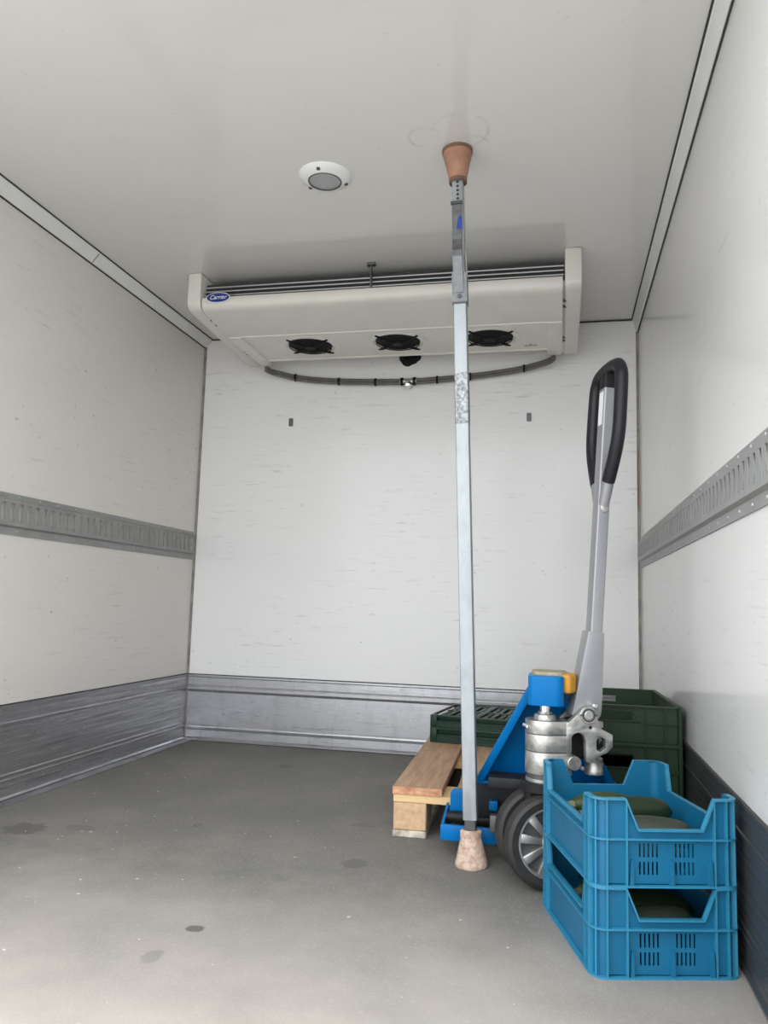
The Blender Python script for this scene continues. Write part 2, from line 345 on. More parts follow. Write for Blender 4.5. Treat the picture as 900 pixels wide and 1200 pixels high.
# ------------------------------------------------------------------ slotted cargo rails on both side walls
def rail(name, x, s, y0, y1, z0, z1, label):
    root = thing(name, label, 'cargo rail', (x, y0, z0), world=True, group='slotted cargo rails')
    F = fr((x, 0, 0), (0, -1, 0), (0, 0, 1), (s, 0, 0))     # a = towards the doors, b = up, c = off the wall
    zc0, zc1 = z0+.030, z1-.022
    n = int((y1-.02+y0*0-(-y0))/.042) if False else int((y1+y0-.03)/.042)
    holes = []
    for i in range(n):
        c = -y0+.026+i*.042
        zm0, zm1 = zc0+.013, zc1-.010; k = 5; lft = []; rg = []
        for j in range(k+1):
            t = j/k; zz = zm0+(zm1-zm0)*t; bow = .004*math.sin(PI*t)
            lft.append((c-.008+bow, zz)); rg.append((c+.009+bow*1.3, zz))
        holes.append(lft[::-1]+rg)
    mb = MB().plate([(-y0, zc0), (y1, zc0), (y1, zc1), (-y0, zc1)], holes, .0112, .0135, F)
    mb.build('slotted_web', 'rail', root, smooth=0)
    # folded flanges
    MB().plate([(.0, z0), (.004, z0), (.004, zc0-.006), (.0135, zc0), (.0125, zc0+.002), (.0, zc0-.003)], [], -y0, y1, fr((x, 0, 0), (s, 0, 0), (0, 0, 1), (0, -1, 0))).build('lower_flange', 'rail', root, smooth=0)
    MB().plate([(.0, z1), (.004, z1), (.004, zc1+.004), (.0135, zc1), (.0125, zc1-.002), (.0, zc1+.002)], [], -y0, y1, fr((x, 0, 0), (s, 0, 0), (0, 0, 1), (0, -1, 0))).build('upper_flange', 'rail', root, smooth=0)
    rv = MB()
    a = -y0+.03
    while a < y1:
        for zz in (z0+.012, z1-.009):
            rv.lathe([(.0001, .0062), (.003, .0058), (.0045, .0038)], 8, fr((x, -a, zz), (0, -1, 0), (0, 0, 1), (s, 0, 0)))
        a += .105
    o = rv.build('rivets', 'rivet', root); o['kind'] = 'stuff'
rail('cargo_rail', 0, 1, -.022, 2.46, .860, .996, 'grey slotted cargo rail on the wall to the left of the bare floor')
rail('cargo_rail', W, -1, -.030, 2.46, .855, .984, 'grey slotted cargo rail on the wall above the crates and pallet truck')

# ------------------------------------------------------------------ evaporator under the roof
EV = thing('evaporator_unit', 'cream three-fan refrigeration evaporator hung under the ceiling at the back wall', 'cooling unit', (1.06, -.43, 1.80), world=True)
X0, X1 = .352, 1.768
FX = fr((0, 0, 0), (0, 1, 0), (0, 0, 1), (1, 0, 0))      # a = y, b = z, c = x
lip = [(-.762, 1.874), (-.770, 1.873), (-.7745, 1.866), (-.775, 1.845), (-.770, 1.832), (-.757, 1.824), (-.738, 1.820), (-.502, 1.803)]
inner = [(p[0]+.004, p[1]+.0035) for p in lip]
MB().plate(lip+[(-.502, 1.814)]+inner[::-1][1:], [], X0, X1, FX).build('front_panel', 'shell', EV, smooth=40)
for x0, x1 in ((X0, .408), (1.706, X1)):
    MB().plate(rrect(x0, x1, -.503, -.092, .022, corners=(0, 1, 1, 0)), [], 1.797, 1.83).build('side_channel', 'shell', EV, bevel=.004)
fanc = (.672, 1.070, 1.469); FR = .098
MB().plate([(.408, -.502), (1.706, -.502), (1.706, -.160), (.408, -.160)], [circ(x, -.338, FR, n=36) for x in fanc], 1.808, 1.812).build('fan_panel', 'shell_pale', EV, smooth=0)
MB().box(.408, 1.706, -.166, -.160, 1.800, 1.95).build('rear_panel', 'shell', EV)
MB().box(.408, 1.706, -.5045, -.4985, 1.7995, 1.8065).build('panel_edge', 'shell_pale', EV)
MB().box(.352, 1.768, -.735, -.17, 1.868, 1.942).build('coil', 'coil', EV)
MB().box(.352, 1.768, -.74, -.735, 1.826, 1.872).build('coil_tray', 'coil', EV)
for z, y in ((1.890, -.748), (1.908, -.746), (1.926, -.744)):
    MB().tube([(X0-.004, y, z), (X1+.004, y, z)], .0034, 8).build('rod', 'rod', EV)
for (x0, x1) in ((.288, .345), (1.776, 1.836)):
    prof = [(-.778, H-.001), (-.778, 1.856), (-.774, 1.842), (-.762, 1.832), (-.745, 1.827), (-.60, 1.818), (-.105, 1.796), (-.088, 1.801), (-.082, 1.812), (-.082, H-.001)]
    cp = MB().plate(prof, [], x0, x1, FX).build('end_cap', 'shell', EV, bevel=.010, bseg=3)
    sx = x1 if x0 < 1 else x0-.008
    st = MB().plate([(-.755, 1.845), (-.74, 1.835), (-.62, 1.825), (-.12, 1.800), (-.12, 1.84), (-.755, 1.865)], [], sx, sx+.008, FX).build('hinge_strip', 'shell', EV)
    xc = sx-.006 if x0 < 1 else sx+.002
    for yy, zz in ((-.66, 1.8215), (-.61, 1.8185), (-.30, 1.8045), (-.265, 1.803)):
        MB().box(xc, xc+.012, yy-.006, yy+.006, zz-.001, zz+.008).build('latch', 'castd', EV)
MB().box(1.044, 1.048, -.768, -.748, 1.86, H).box(1.030, 1.062, -.772, -.750, H-.012, H-.002).build('hanger_bracket', 'steeld', EV)
for x in fanc:
    C = V((x, -.338, 1.806)); FF = fr(C, (1, 0, 0), (0, 1, 0), (0, 0, -1))
    fb = MB().lathe([(FR-.002, -.006), (FR+.0005, -.002), (FR-.004, -.05), (.02, -.052)], 32, FF).build('fan', 'black', EV)
    gr = MB()
    for r in (.030, .046, .062, .078, .094):
        gr.tube([C+V((r*math.cos(t), r*math.sin(t), -.006)) for t in [2*PI*i/28 for i in range(29)]], .0024, 5)
    gr.lathe([(.001, .012), (.024, .012), (.026, .004), (.026, -.004)], 20, FF); gr.build('grille', 'black', fb)
    bl = MB()
    for i in range(5):
        t = 2*PI*i/5+.3; d = V((math.cos(t), math.sin(t), 0)); e = V((-math.sin(t), math.cos(t), .35))
        q = [C+d*.025-e*.012, C+d*.025+e*.012, C+d*.086+e*.026, C+d*.086-e*.026]
        q = [a+V((0, 0, .02)) for a in q]; bl.add(q+[a+V((0, 0, .002)) for a in q], [(0, 1, 2, 3), (7, 6, 5, 4), (0, 3, 7, 4), (1, 5, 6, 2), (0, 4, 5, 1), (3, 2, 6, 7)])
    bl.build('blades', 'blackm', fb)
    ar = MB()
    for i in range(4):
        t = PI/4+PI/2*i+.12; d = V((math.cos(t), math.sin(t), 0))
        ar.tube([C+d*.03+V((0, 0, -.007)), C+d*.10+V((0, 0, -.006)), C+d*.126+V((0, 0, -.001))], [.005, .006, .0065], 8)
    ar.build('mount_arms', 'black', fb)
    MB().lathe([(.104, 0), (.128, 0), (.127, .004), (.122, .006), (.108, .006)], 40, fr((x, -.338, 1.8085), (1, 0, 0), (0, 1, 0), (0, 0, -1)), closed=True).build('bellmouth', 'shell_pale', EV)
# maker's badge on the lip
BC = V((.424, -.7785, 1.868)); FB = fr(BC, (1, 0, 0), (0, 0, 1), (0, -1, 0))
bd = MB().plate(circ(0, 0, .051, .0215, 36), [], 0, .003, FB).build('badge', 'white', EV)
MB().plate(circ(0, 0, .0475, .0185, 36), [], .003, .0042, FB).build('badge_face', 'blueb', bd).location = (0, 0, 0)
def lettering(txt, size, F, m, parent, shear=0., off=.0):
    cu = bpy.data.curves.new('lettering', 'FONT'); cu.body = txt; cu.size = size; cu.align_x = 'CENTER'; cu.align_y = 'CENTER'; cu.shear = shear; cu.extrude = .0004; cu.offset = off
    t = bpy.data.objects.new('tmp', cu); COL.objects.link(t)
    me = bpy.data.meshes.new_from_object(t.evaluated_get(bpy.context.evaluated_depsgraph_get()))
    bpy.data.objects.remove(t)
    o_, a, b, c = F; X = Matrix((a, b, c)).transposed().to_4x4(); X.translation = o_; me.transform(X)
    me.materials.clear(); me.materials.append(MT[m]); me.name = 'lettering'
    o = bpy.data.objects.new('lettering', me); COL.objects.link(o); o.parent = parent; return o
lettering('Carrier', .0245, fr(BC+V((0, -.0046, .0005)), (1, 0, 0), (0, 0, 1), (0, -1, 0)), 'white', bd, .35, 0)
for dx in (-.02, 0, .02):
    w = .009 if dx else .013
    MB().plate([(1.635+dx-w, -.205), (1.635+dx+w, -.205), (1.635+dx, -.205-w*2.2)], [], 1.8068, 1.808).build('warning_mark', 'sticker', EV)

# drain hose and ties on the back wall under the unit
hp = [(.372, -.105, 1.783), (.39, -.075, 1.777), (.43, -.045, 1.771), (.50, -.028, 1.757), (.62, -.024, 1.740), (.80, -.024, 1.727), (1.06, -.024, 1.719), (1.28, -.024, 1.728), (1.45, -.024, 1.742), (1.58, -.03, 1.757), (1.66, -.045, 1.770), (1.71, -.07, 1.777), (1.735, -.10, 1.783)]
def smoothpath(P, k=5):
    P = [V(p) for p in P]; out = []
    for i in range(len(P)-1):
        a, b, c, d = P[max(i-1, 0)], P[i], P[i+1], P[min(i+2, len(P)-1)]
        for j in range(k):
            t = j/k; out.append(.5*((2*b)+(c-a)*t+(2*a-5*b+4*c-d)*t*t+(3*b-a-3*c+d)*t**3))
    return out+[P[-1]]
sp = smoothpath(hp)
HS = thing('drain_hose', 'grey twin drain hose tied along the back wall under the cooling unit', 'hose', (1.06, -.024, 1.70), world=True)
for dz, dy in ((.0072, 0), (-.0072, -.002)):
    MB().tube([p+V((0, dy, dz)) for p in sp], .0082, 10).build('hose', 'hose', HS)
def at_x(x): return min(sp, key=lambda p: abs(p.x-x))
for x in (.50, .71, .92, 1.20, 1.36, 1.60):
    c = at_x(x); MB().tube([c+V((-.004, -.001, 0)), c+V((.004, -.001, 0))], .0185, 14).build('cable_tie', 'black', HS)
c = at_x(1.06)
MB().tube([c+V((-.04, -.004, 0)), c+V((.04, -.004, 0))], .013, 12).build('connector', 'rivet', HS)
for dx in (-.03, .03): MB().tube([c+V((dx-.006, -.004, 0)), c+V((dx+.006, -.004, 0))], .019, 14).build('hose_clamp', 'black', HS)
MB().lathe([(.001, -.022), (.012, -.019), (.020, -.006), (.020, .004), (.012, .016), (.001, .018)], 18, fr(c+V((0, -.008, -.014)), (1, 0, 0), (0, 0, 1), (0, -1, 0))).build('drain_valve', 'chrome', HS)
# black foam plug of the pipe duct
mb = MB()
for (dx, dz, r) in ((0, 0, .032), (.025, .006, .028), (-.02, .010, .022), (.045, .012, .02)):
    mb.lathe([(.001, .02), (r*.6, .017), (r, .006), (r, 0)], 14, fr((1.05+dx, 0, 1.832+dz), (1, 0, 0), (0, 0, 1), (0, -1, 0)))
tag(mb.build('duct_plug', 'black'), 'black foam duct plug in the back wall just above the drain hose', 'plug')
for x, z, lb in ((.475, 1.541, 'small grey steel keyhole clip on the back wall, left one of two'), (1.622, 1.539, 'small grey steel keyhole clip on the back wall, right one near the handle grip')):
    F = fr((x, 0, z), (1, 0, 0), (0, 0, 1), (0, -1, 0))
    t = thing('wall_clip', lb, 'clip', (x, 0, z-.02), world=True, group='keyhole clips on the back wall')
    MB().plate(rrect(-.011, .011, -.020, .020, .005), [], 0, .004, F).build('plate', 'steeld', t)
    MB().box(-.0055, -.0025, -.016, .016, .0035, .007, F).box(.0025, .0055, -.016, .016, .0035, .007, F).build('spring', 'castd', t)

# ------------------------------------------------------------------ round ceiling lamp
LC = V((1.047, -1.388, H)); FLp = fr(LC, (1, 0, 0), (0, 1, 0), (0, 0, -1))
lp = thing('ceiling_lamp', 'round white recessed lamp with grey lens on the ceiling', 'lamp', LC, world=True)
MB().lathe([(.082, 0), (.082, .003), (.076, .010), (.060, .017), (.0525, .019), (.0515, .016), (.0515, .0)], 48, FLp).build('bezel', 'lamp', lp)
MB().lathe([(.0515, .008), (.0515, .0165), (.048, .0172), (.001, .0175)], 40, FLp).build('lens', 'lens', lp)
MB().lathe([(.0528, .0175), (.0512, .0205), (.0485, .0200), (.0480, .0165)], 40, FLp, closed=True).build('lens_ring', 'castd', lp)
for t in (.5, 2.6, 4.7):
    MB().lathe([(.006, .010), (.006, .0165), (.001, .0172)], 10, fr(LC+V((.067*math.cos(t), .067*math.sin(t), 0)), (1, 0, 0), (0, 1, 0), (0, 0, -1))).build('screw', 'castd', lp)

# ------------------------------------------------------------------ load-locking bar between floor and ceiling
PB, PT = V((1.5355, -1.442, 0)), V((1.4665, -1.456, H))
ax = (PT-PB).normalized(); e1 = (V((1, 0, 0))-ax*ax.x).normalized(); e2 = ax.cross(e1)
FP = fr(PB, e1, e2, ax); LEN = (PT-PB).length
pole = thing('load_bar', 'galvanised square load bar wedged upright between floor and ceiling', 'load bar', PB, world=True)
cs = lambda h: rrect(-h, h, -h, h, .004, 3)
MB().plate(cs(.0185), [cs(.0160)], .118, 1.53, FP).build('outer_tube', 'steel', pole, smooth=30)
MB().plate(cs(.0192), [cs(.0184)], 1.17, 1.315, FP).build('worn_band', 'steelw', pole, smooth=30)
MB().plate(cs(.0150), [], .085, .13, FP).build('foot_spigot', 'castd', pole, smooth=30)
it = MB().plate(cs(.0160), [], 1.40, 1.895, FP).build('inner_tube', 'steel', pole, smooth=30)
hl = MB()
for i in range(8):
    F = fr(PB+ax*(1.876-i*.0125)-e2*.0159, e1, ax, -e2)
    MB().lathe([(.0042, 0), (.0042, .0006)], 12, F).build('pin_hole', 'seal', it).location = (0, 0, 0)
MB().lathe([(.0415, .0), (.043, .004), (.0425, .010), (.0375, .028), (.031, .055), (.0262, .078), (.0235, .086), (.001, .087)], 32, FP).build('foot_pad', 'rubber_b', pole)
MB().lathe([(.0255, .070), (.0285, .076), (.0278, .088), (.0205, .092), (.017, .084)], 24, FP, closed=True).build('pad_collar', 'rubber_b', pole)
MB().lathe([(.001, LEN-.098), (.0235, LEN-.097), (.0245, LEN-.090), (.026, LEN-.086), (.0345, LEN-.045), (.0425, LEN-.012), (.0425, LEN-.0005), (.001, LEN-.0005)], 32, FP).build('top_pad', 'rubber_t', pole)
MB().lathe([(.0415, LEN-.012), (.0442, LEN-.010), (.0442, LEN-.0005), (.0415, LEN-.0005)], 32, FP, closed=True).build('pad_rim', 'rubber_rim', pole)
MB().lathe([(.0225, LEN-.102), (.0260, LEN-.101), (.0260, LEN-.090), (.0225, LEN-.089)], 24, FP, closed=True).build('pad_rim', 'rubber_rim', pole)
# ratchet lever: sleeve, bracket, bent strap, bolt
MB().plate([(-.021, -.019), (.021, -.019), (.021, .02), (.0188, .02), (.0188, -.0165), (-.0188, -.0165), (-.0188, .02), (-.021, .02)], [], 1.515, 1.605, FP).build('bracket', 'steeld', pole)
MB().box(-.021, .021, -.0205, -.019, 1.513, 1.519, FP).build('bracket_lip', 'castd', pole)
FS = fr(PB-e2*.0, -e2, ax, e1)           # a = towards camera, b = up, c = sideways
lev = [(.018, 1.545), (.021, 1.545), (.0235, 1.60), (.0345, 1.645), (.034, 1.665), (.0265, 1.70), (.0225, 1.79), (.0225, 1.812), (.0185, 1.812), (.0195, 1.70), (.0265, 1.655), (.0265, 1.645), (.019, 1.605)]
MB().plate(lev, [], -.0165, .0115, FS).build('lever', 'steeld', pole, smooth=0, bevel=.001)
MB().box(-.0195, .0135, -.026, -.018, 1.806, 1.8145, FP).build('lever_stop', 'castd', pole)
MB().plate([(.0165, 1.59), (.0335, 1.63), (.0335, 1.668), (.0215, 1.668), (.0185, 1.64)], [], .0205, .0235, FS).build('side_plate', 'steeld', pole)
MB().lathe([(.0055, 0), (.0055, .004), (.001, .005)], 10, fr(PB+ax*1.535-e2*.019, e1, ax, -e2)).build('bolt', 'castd', pole)
MB().plate([(-.003, 1.718), (.009, 1.716), (.0125, 1.725), (.012, 1.765), (.004, 1.772), (-.001, 1.755), (-.004, 1.735)], [], .0245, .0252, fr(PB, e1, ax, -e2)).build('sticker', 'blue_ink', pole)

# ------------------------------------------------------------------ pallet
PA = math.radians(2.3)
pal = thing('pallet', 'raw pine euro pallet with block feet lying by the back wall', 'pallet', (1.284, -1.262, 0), PA)
xs = [(0, .145), (.186, .286), (.3275, .4725), (.514, .614), (.655, .8)]
for i, (a, b) in enumerate(xs):
    o = MB().box(a, b, .001, 1.2, .1222, .144).build('deck_board', 'wood', pal, bevel=.0015, bseg=1)
    MB().box(a+.001, b-.001, 0, .0012, .1228, .1432).build('end_grain', 'woodend', o)
for y in (0, .5275, 1.055): MB().box(.003, .797, y+.003, y+.145, .1, .122).build('stringer_board', 'woody', pal, bevel=.0015, bseg=1)
for y in (0, .5275, 1.055):
    for a, b in ((.004, .1), (.3275, .4725), (.7, .796)):
        MB().box(a, b, y+.004, y+.145, .022, .1).build('block', 'block', pal, bevel=.003, bseg=1)
for a, b in ((.002, .1), (.3275, .4725), (.7, .798)): MB().box(a, b, .006, 1.2, 0, .022).build('skid_board', 'skid', pal, bevel=.004, bseg=1)

# ------------------------------------------------------------------ pallet truck
JO = V((1.7225, -1.52, 0))
JK = thing('pallet_truck', 'blue hand pallet truck with upright grey handle and forks under the pallet', 'pallet truck', JO)
B = math.radians(18)
su, sl, sz = V((math.cos(B), math.sin(B), 0)), V((math.sin(B), -math.cos(B), 0)), V((0, 0, 1))
FS_ = (V((0, 0, 0)), su, sz, sl)          # side view frame of the steered unit: a = u, b = z, c = towards camera
FPn = (V((0, 0, 0)), su, sl, sz)          # plan frame of the steered unit
def sp3(u, l, z): return su*u+sl*l+sz*z
def cylL(mb, u, z, r, l0, l1, n=20, ch=.002):   # cylinder along l
    return mb.lathe([(r-ch, l0), (r, l0+ch), (r, l1-ch), (r-ch, l1)], n, (sp3(u, 0, z), su, sz, sl))
def cylZ(mb, u, l, r, z0, z1, n=24, ch=.002):
    return mb.lathe([(r-ch, z0), (r, z0+ch), (r, z1-ch), (r-ch, z1)], n, (sp3(u, l, 0), su, sl, sz))
# forks
for s in (-1, 1):
    def xr(a, b): return (min(s*a, s*b), max(s*a, s*b))
    a, b = xr(.1225, .2775)
    fa, fb_ = (-.2775, -.137) if s < 0 else (.137, .235)
    fk = MB().box(fa, fb_, .245, 1.29, .088, .096).box(fa, fa+.006, .245, 1.29, .040, .092).box(fb_-.006, fb_, .245, 1.29, .040, .092).build('fork', 'jblue', JK, bevel=.002)
    MB().box(a, b, .128, .140, .043, .084).build('heel_bar', 'jblue', fk, bevel=.003)
    for x in ((a if s < 0 else b-.007),):
        MB().plate([(.138, .043), (.138, .082), (.20, .098), (.252, .112), (.252, .043)], [], x, x+.007, fr((0, 0, 0), (0, 1, 0), (0, 0, 1), (1, 0, 0))).build('heel_side', 'jblue', fk)
    c, d = xr(.212, .264)
    MB().plate(rrect(c, d, .085, .158, .014), [], .222, .236, fr((0, 0, 0), (1, 0, 0), (0, 0, 1), (0, 1, 0))).build('heel_plate', 'jblue', fk, bevel=.003)
    MB().tube([(s*.262, .20, .088), (s*.138, .20, .088)], .016, 14).build('pivot_shaft', 'blackm', fk)
    MB().tube([(s*.20, .20, .080), (s*.20, .60, .066)], .010, 10).build('push_rod', 'rivet', fk)
# frame behind the pump
def slope(s):
    lo, hi = V((s*.186, .128, .205)), V((s*.031, .052, .492)); return lo, hi
for s in (-1, 1):
    lo, hi = slope(s); d = (hi-lo); n = d.length; d.normalize()
    wd_ = V((-s, 0, 0)); wd_ = (wd_-d*wd_.dot(d)).normalized(); dp = d.cross(wd_); dp = dp if dp.y > 0 else -dp
    MB().box(0, n, 0, .020, 0, .006, (lo, d, wd_, dp)).build('frame_lip', 'jblue', JK, bevel=.0015)
    MB().box(0, n, .015, .020, .004, .085, (lo, d, wd_, dp)).build('frame_side', 'jblue', JK)
MB().plate([(-.172, .205), (.172, .205), (.024, .485), (-.024, .485)], [], 0, .006, fr((0, .128+.078+.265*.205, 0), (1, 0, 0), (0, -.265, 1), (0, 1, 0))).build('frame_plate', 'jblue', JK)
MB().box(-.186, .186, .130, .245, .198, .206).build('frame_shelf', 'jblue', JK, bevel=.002)
hd = MB().plate(rrect(-.041, .046, -.055, .070, .020), [], .432, .503).build('lift_head', 'jblue', JK, bevel=.010, bseg=3)
MB().plate(rrect(-.034, .052, -.015, .085, .024), [], .500, .511).build('bumper_top', 'beige', hd, bevel=.004)
MB().plate([(.040, -.028), (.060, -.036), (.074, -.010), (.078, .03), (.060, .075), (.035, .08), (.044, .03)], [], .462, .508).build('bumper', 'yellow', hd, bevel=.007, bseg=3)
# dark cross member and small linkage
cm = MB().box(-.146, .060, .070, .150, .200, .229).build('cross_member', 'blackm', JK, bevel=.004)
MB().box(-.205, .205, .175, .222, .10, .200).build('shade_infill', 'blackm', JK, bevel=.004)  # black infill added to stand in for the shade in the hollow frame
MB().tube([(-.27, .20, .088), (.27, .20, .088)], .014, 14).build('torsion_bar', 'blackm', JK)
MB().box(-.150, -.126, .150, .178, .124, .150).build('link_lug', 'jblue', JK, bevel=.003)
MB().box(-.142, -.112, .085, .112, .085, .128).build('link_foot', 'castd', JK, bevel=.003)
cylZ(MB(), 0, 0, .060, .222, .246).build('turntable', 'blackm', JK)
yk = MB().plate(rrect(-.05, .05, -.018, .018, .012), [], .085, .225, FPn).build('wheel_yoke', 'blackm', JK)
# steering wheels
R_ = .112
for lc in (.046, -.046):
    wt = MB().lathe([(.083, lc-.020), (.100, lc-.0235), (.108, lc-.019), (R_, lc-.010), (R_, lc+.010), (.108, lc+.019), (.100, lc+.0235), (.083, lc+.020)], 48, (sp3(0, 0, R_), su, sz, sl), closed=True).build('steer_wheel', 'tyre', JK)
    MB().lathe([(.0835, lc-.018), (.0835, lc+.0205), (.079, lc+.0205), (.077, lc+.014), (.077, lc-.018)], 48, (sp3(0, 0, R_), su, sz, sl), closed=True).build('rim', 'rim', wt)
    MB().lathe([(.078, lc-.012), (.078, lc+.004), (.02, lc+.004), (.02, lc-.012)], 40, (sp3(0, 0, R_), su, sz, sl)).build('rim_disc', 'castd', wt)
    hb = MB().lathe([(.024, lc-.02), (.024, lc+.019), (.019, lc+.022), (.001, lc+.022)], 24, (sp3(0, 0, R_), su, sz, sl)).build('hub', 'rim', wt)
    for i in range(9):
        t = 2*PI*i/9+.2; a = su*math.cos(t)+sz*math.sin(t); bb = -su*math.sin(t)+sz*math.cos(t)
        MB().plate([(.02, -.0065), (.079, -.0115), (.079, .0115), (.02, .0065)], [], lc+.004, lc+.0165, (sp3(0, 0, R_), a, bb, sl)).build('spoke', 'rim', wt, bevel=.0025)
MB().tube([sp3(0, .07, R_), sp3(0, -.07, R_)], .012, 14).build('axle', 'rivet', JK)
# pump body: three cast rings, collar
def body(u0): return [(.049*math.cos(t), .049*math.sin(t)) for t in [PI/2+PI*i/18 for i in range(19)]]+[(u0, -.044), (u0, .044)]
for i, (z0, z1) in enumerate(((.266, .318), (.3205, .360), (.3625, .394))):
    MB().plate(body(.054), [], z0, z1, FPn).build('pump_ring', 'cast', JK, bevel=.0025)
MB().plate([(p[0]*.965, p[1]*.965) for p in body(.052)], [], .264, .39, FPn).build('pump_core', 'castd', JK)
cylZ(MB(), 0, 0, .0455, .252, .268).build('pump_collar', 'castd', JK)
cylZ(MB(), 0, 0, .0475, .240, .254).build('pump_base', 'cast', JK)
cylL(MB(), -.047, .388-.012, .006, -.02, .02).build('valve_screw', 'chrome', JK)
MB().lathe([(.0285, .392), (.0285, .401), (.0255, .407), (.018, .408), (.018, .413)], 10, FPn).build('piston_nut', 'cast', JK)
cylZ(MB(), 0, 0, .0135, .40, .436).build('piston_rod', 'chrome', JK)
# lever bracket of the pump: two profiled cheeks
arc = [(.098+.0225*math.cos(t), .4095+.0225*math.sin(t)) for t in [math.radians(130-i*15) for i in range(11)]]
cheek = [(.040, .364), (.040, .3935), (.046, .3935)]+arc+[(.127, .379), (.157, .364), (.1575, .335), (.141, .320), (.115, .310), (.112, .298), (.092, .298),
         (.0895, .312), (.0895, .349), (.085, .3605), (.077, .367), (.069, .3685), (.060, .366), (.054, .3595), (.052, .350), (.052, .312), (.040, .312)]
hexh = [(.116, .350), (.124, .361), (.140, .3535), (.140, .3325), (.126, .323), (.116, .3275)]
MB().plate(cheek, [hexh, circ(.101, .381, .0046, n=12)], .026, .046, FS_).build('lever_cheek', 'cast', JK, bevel=.002)
MB().plate(cheek, [hexh], -.046, -.030, FS_).build('lever_cheek', 'cast', JK)
MB().plate([(.045, .30), (.045, .392), (.085, .40), (.11, .385), (.135, .36), (.135, .33), (.11, .30)], [], -.030, .010, FS_).build('lever_core', 'black', JK)
pn = cylL(MB(), .096, .411, .0215, -.048, .0485, 28).build('pivot_boss', 'cast', JK)
MB().lathe([(.0165, .0485), (.0165, .0492), (.0125, .0492), (.0125, .0485)], 28, (sp3(.096, 0, .411), su, sz, sl), closed=True).build('pivot_groove', 'seal', pn)
MB().box(-.0215, -.012, -.0022, .0022, .0485, .0494, (sp3(.096, 0, .411), su, sz, sl)).build('pivot_slot', 'seal', pn)
MB().box(.012, .0215, -.0022, .0022, .0485, .0494, (sp3(.096, 0, .411), su, sz, sl)).build('pivot_slot', 'seal', pn)
cylL(MB(), .096, .411, .0115, .046, .0505, 24).build('pivot_pin', 'rivet', pn)
cylL(MB(), .1125, .4335, .0062, .02, .050).build('stop_stud', 'chrome', JK)
MB().lathe([(.012, .372), (.012, .376), (.0155, .378), (.0155, .389), (.012, .391), (.001, .392)], 20, (sp3(.132, .006, 0), su, sl, sz)).build('adjuster_knob', 'cast', JK)
cylL(MB(), .059, .2955, .0175, 0, .052, 24).build('release_valve', 'cast', JK)
cylL(MB(), .080, .283, .005, .0, .048).build('release_screw', 'cast', JK)
MB().lathe([(.021, .262), (.0235, .264), (.0235, .273), (.0225, .275), (.0225, .301), (.020, .303)], 24, (sp3(.124, .005, 0), su, sl, sz)).build('plunger_housing', 'cast', JK)
# handle
brk = [(.062, .407), (.126, .397), (.136, .405), (.1385, .418), (.1415, .470), (.1465, .612), (.105, .617)]
MB().plate(brk, [], -.024, .024, FS_).build('handle_socket', 'hgrey', JK, bevel=.003)
def ulean(z): return .1275+(z-.615)*(.1675-.1275)/(1.255-.615)
o, a = sp3(0, 0, 0), None
d = (sp3(ulean(1.255), 0, 1.255)-sp3(ulean(.615), 0, .615)).normalized(); nu = (su-d*su.dot(d)).normalized()
FH = (sp3(ulean(.615), 0, .615), nu, sl, d)
MB().plate(rrect(-.0155, .0155, -.021, .021, .004, 3), [], -.02, .638, FH).build('handle_tube', 'hgrey', JK, smooth=30)
MB().plate(rrect(-.016, .016, -.020, .020, .004, 3), [], .638, .678, FH).build('trigger_housing', 'blackm', JK, smooth=30)
MB().plate([(-.0152, .54), (-.0152, .63), (-.0158, .63), (-.0158, .54)], [], -.015, .012, (FH[0], nu, d, sl)).build('sticker', 'white', JK)
# grip loop in the plane of the tube: path in (l, height along tube)
half = [(.0, .694), (.040, .692), (.070, .684), (.088, .662), (.093, .63), (.095, .55), (.092, .50), (.078, .455), (.052, .405), (.040, .385)]
pts = [FH[0]+sl*l+d*h for l, h in half]; mir = [FH[0]-sl*l+d*h for l, h in half[1:]][::-1]
full = smoothpath(mir+pts, 4)
MB().tube(full, .0165, 14, ry=.0185, up=nu).build('grip_loop', 'grip', JK, smooth=60)
for s in (-1, 1):
    MB().tube([FH[0]+sl*s*.047+d*.398, FH[0]+sl*s*.034+d*.365, FH[0]+sl*s*.016+d*.325, FH[0]+sl*s*.006+d*.30], [.0145, .0145, .014, .012], 14).build('grip_root', 'hgrey', JK)
MB().lathe([(.011, .0), (.011, .008), (.006, .010)], 14, (FH[0]+d*.318+sl*.018, nu, d, sl)).build('roll_pin', 'rivet', JK)
MB().lathe([(.004, .0), (.004, .0105), (.002, .011)], 10, (FH[0]+d*.335+sl*.020+nu*.004, nu, d, sl)).build('roll_pin', 'seal', JK)

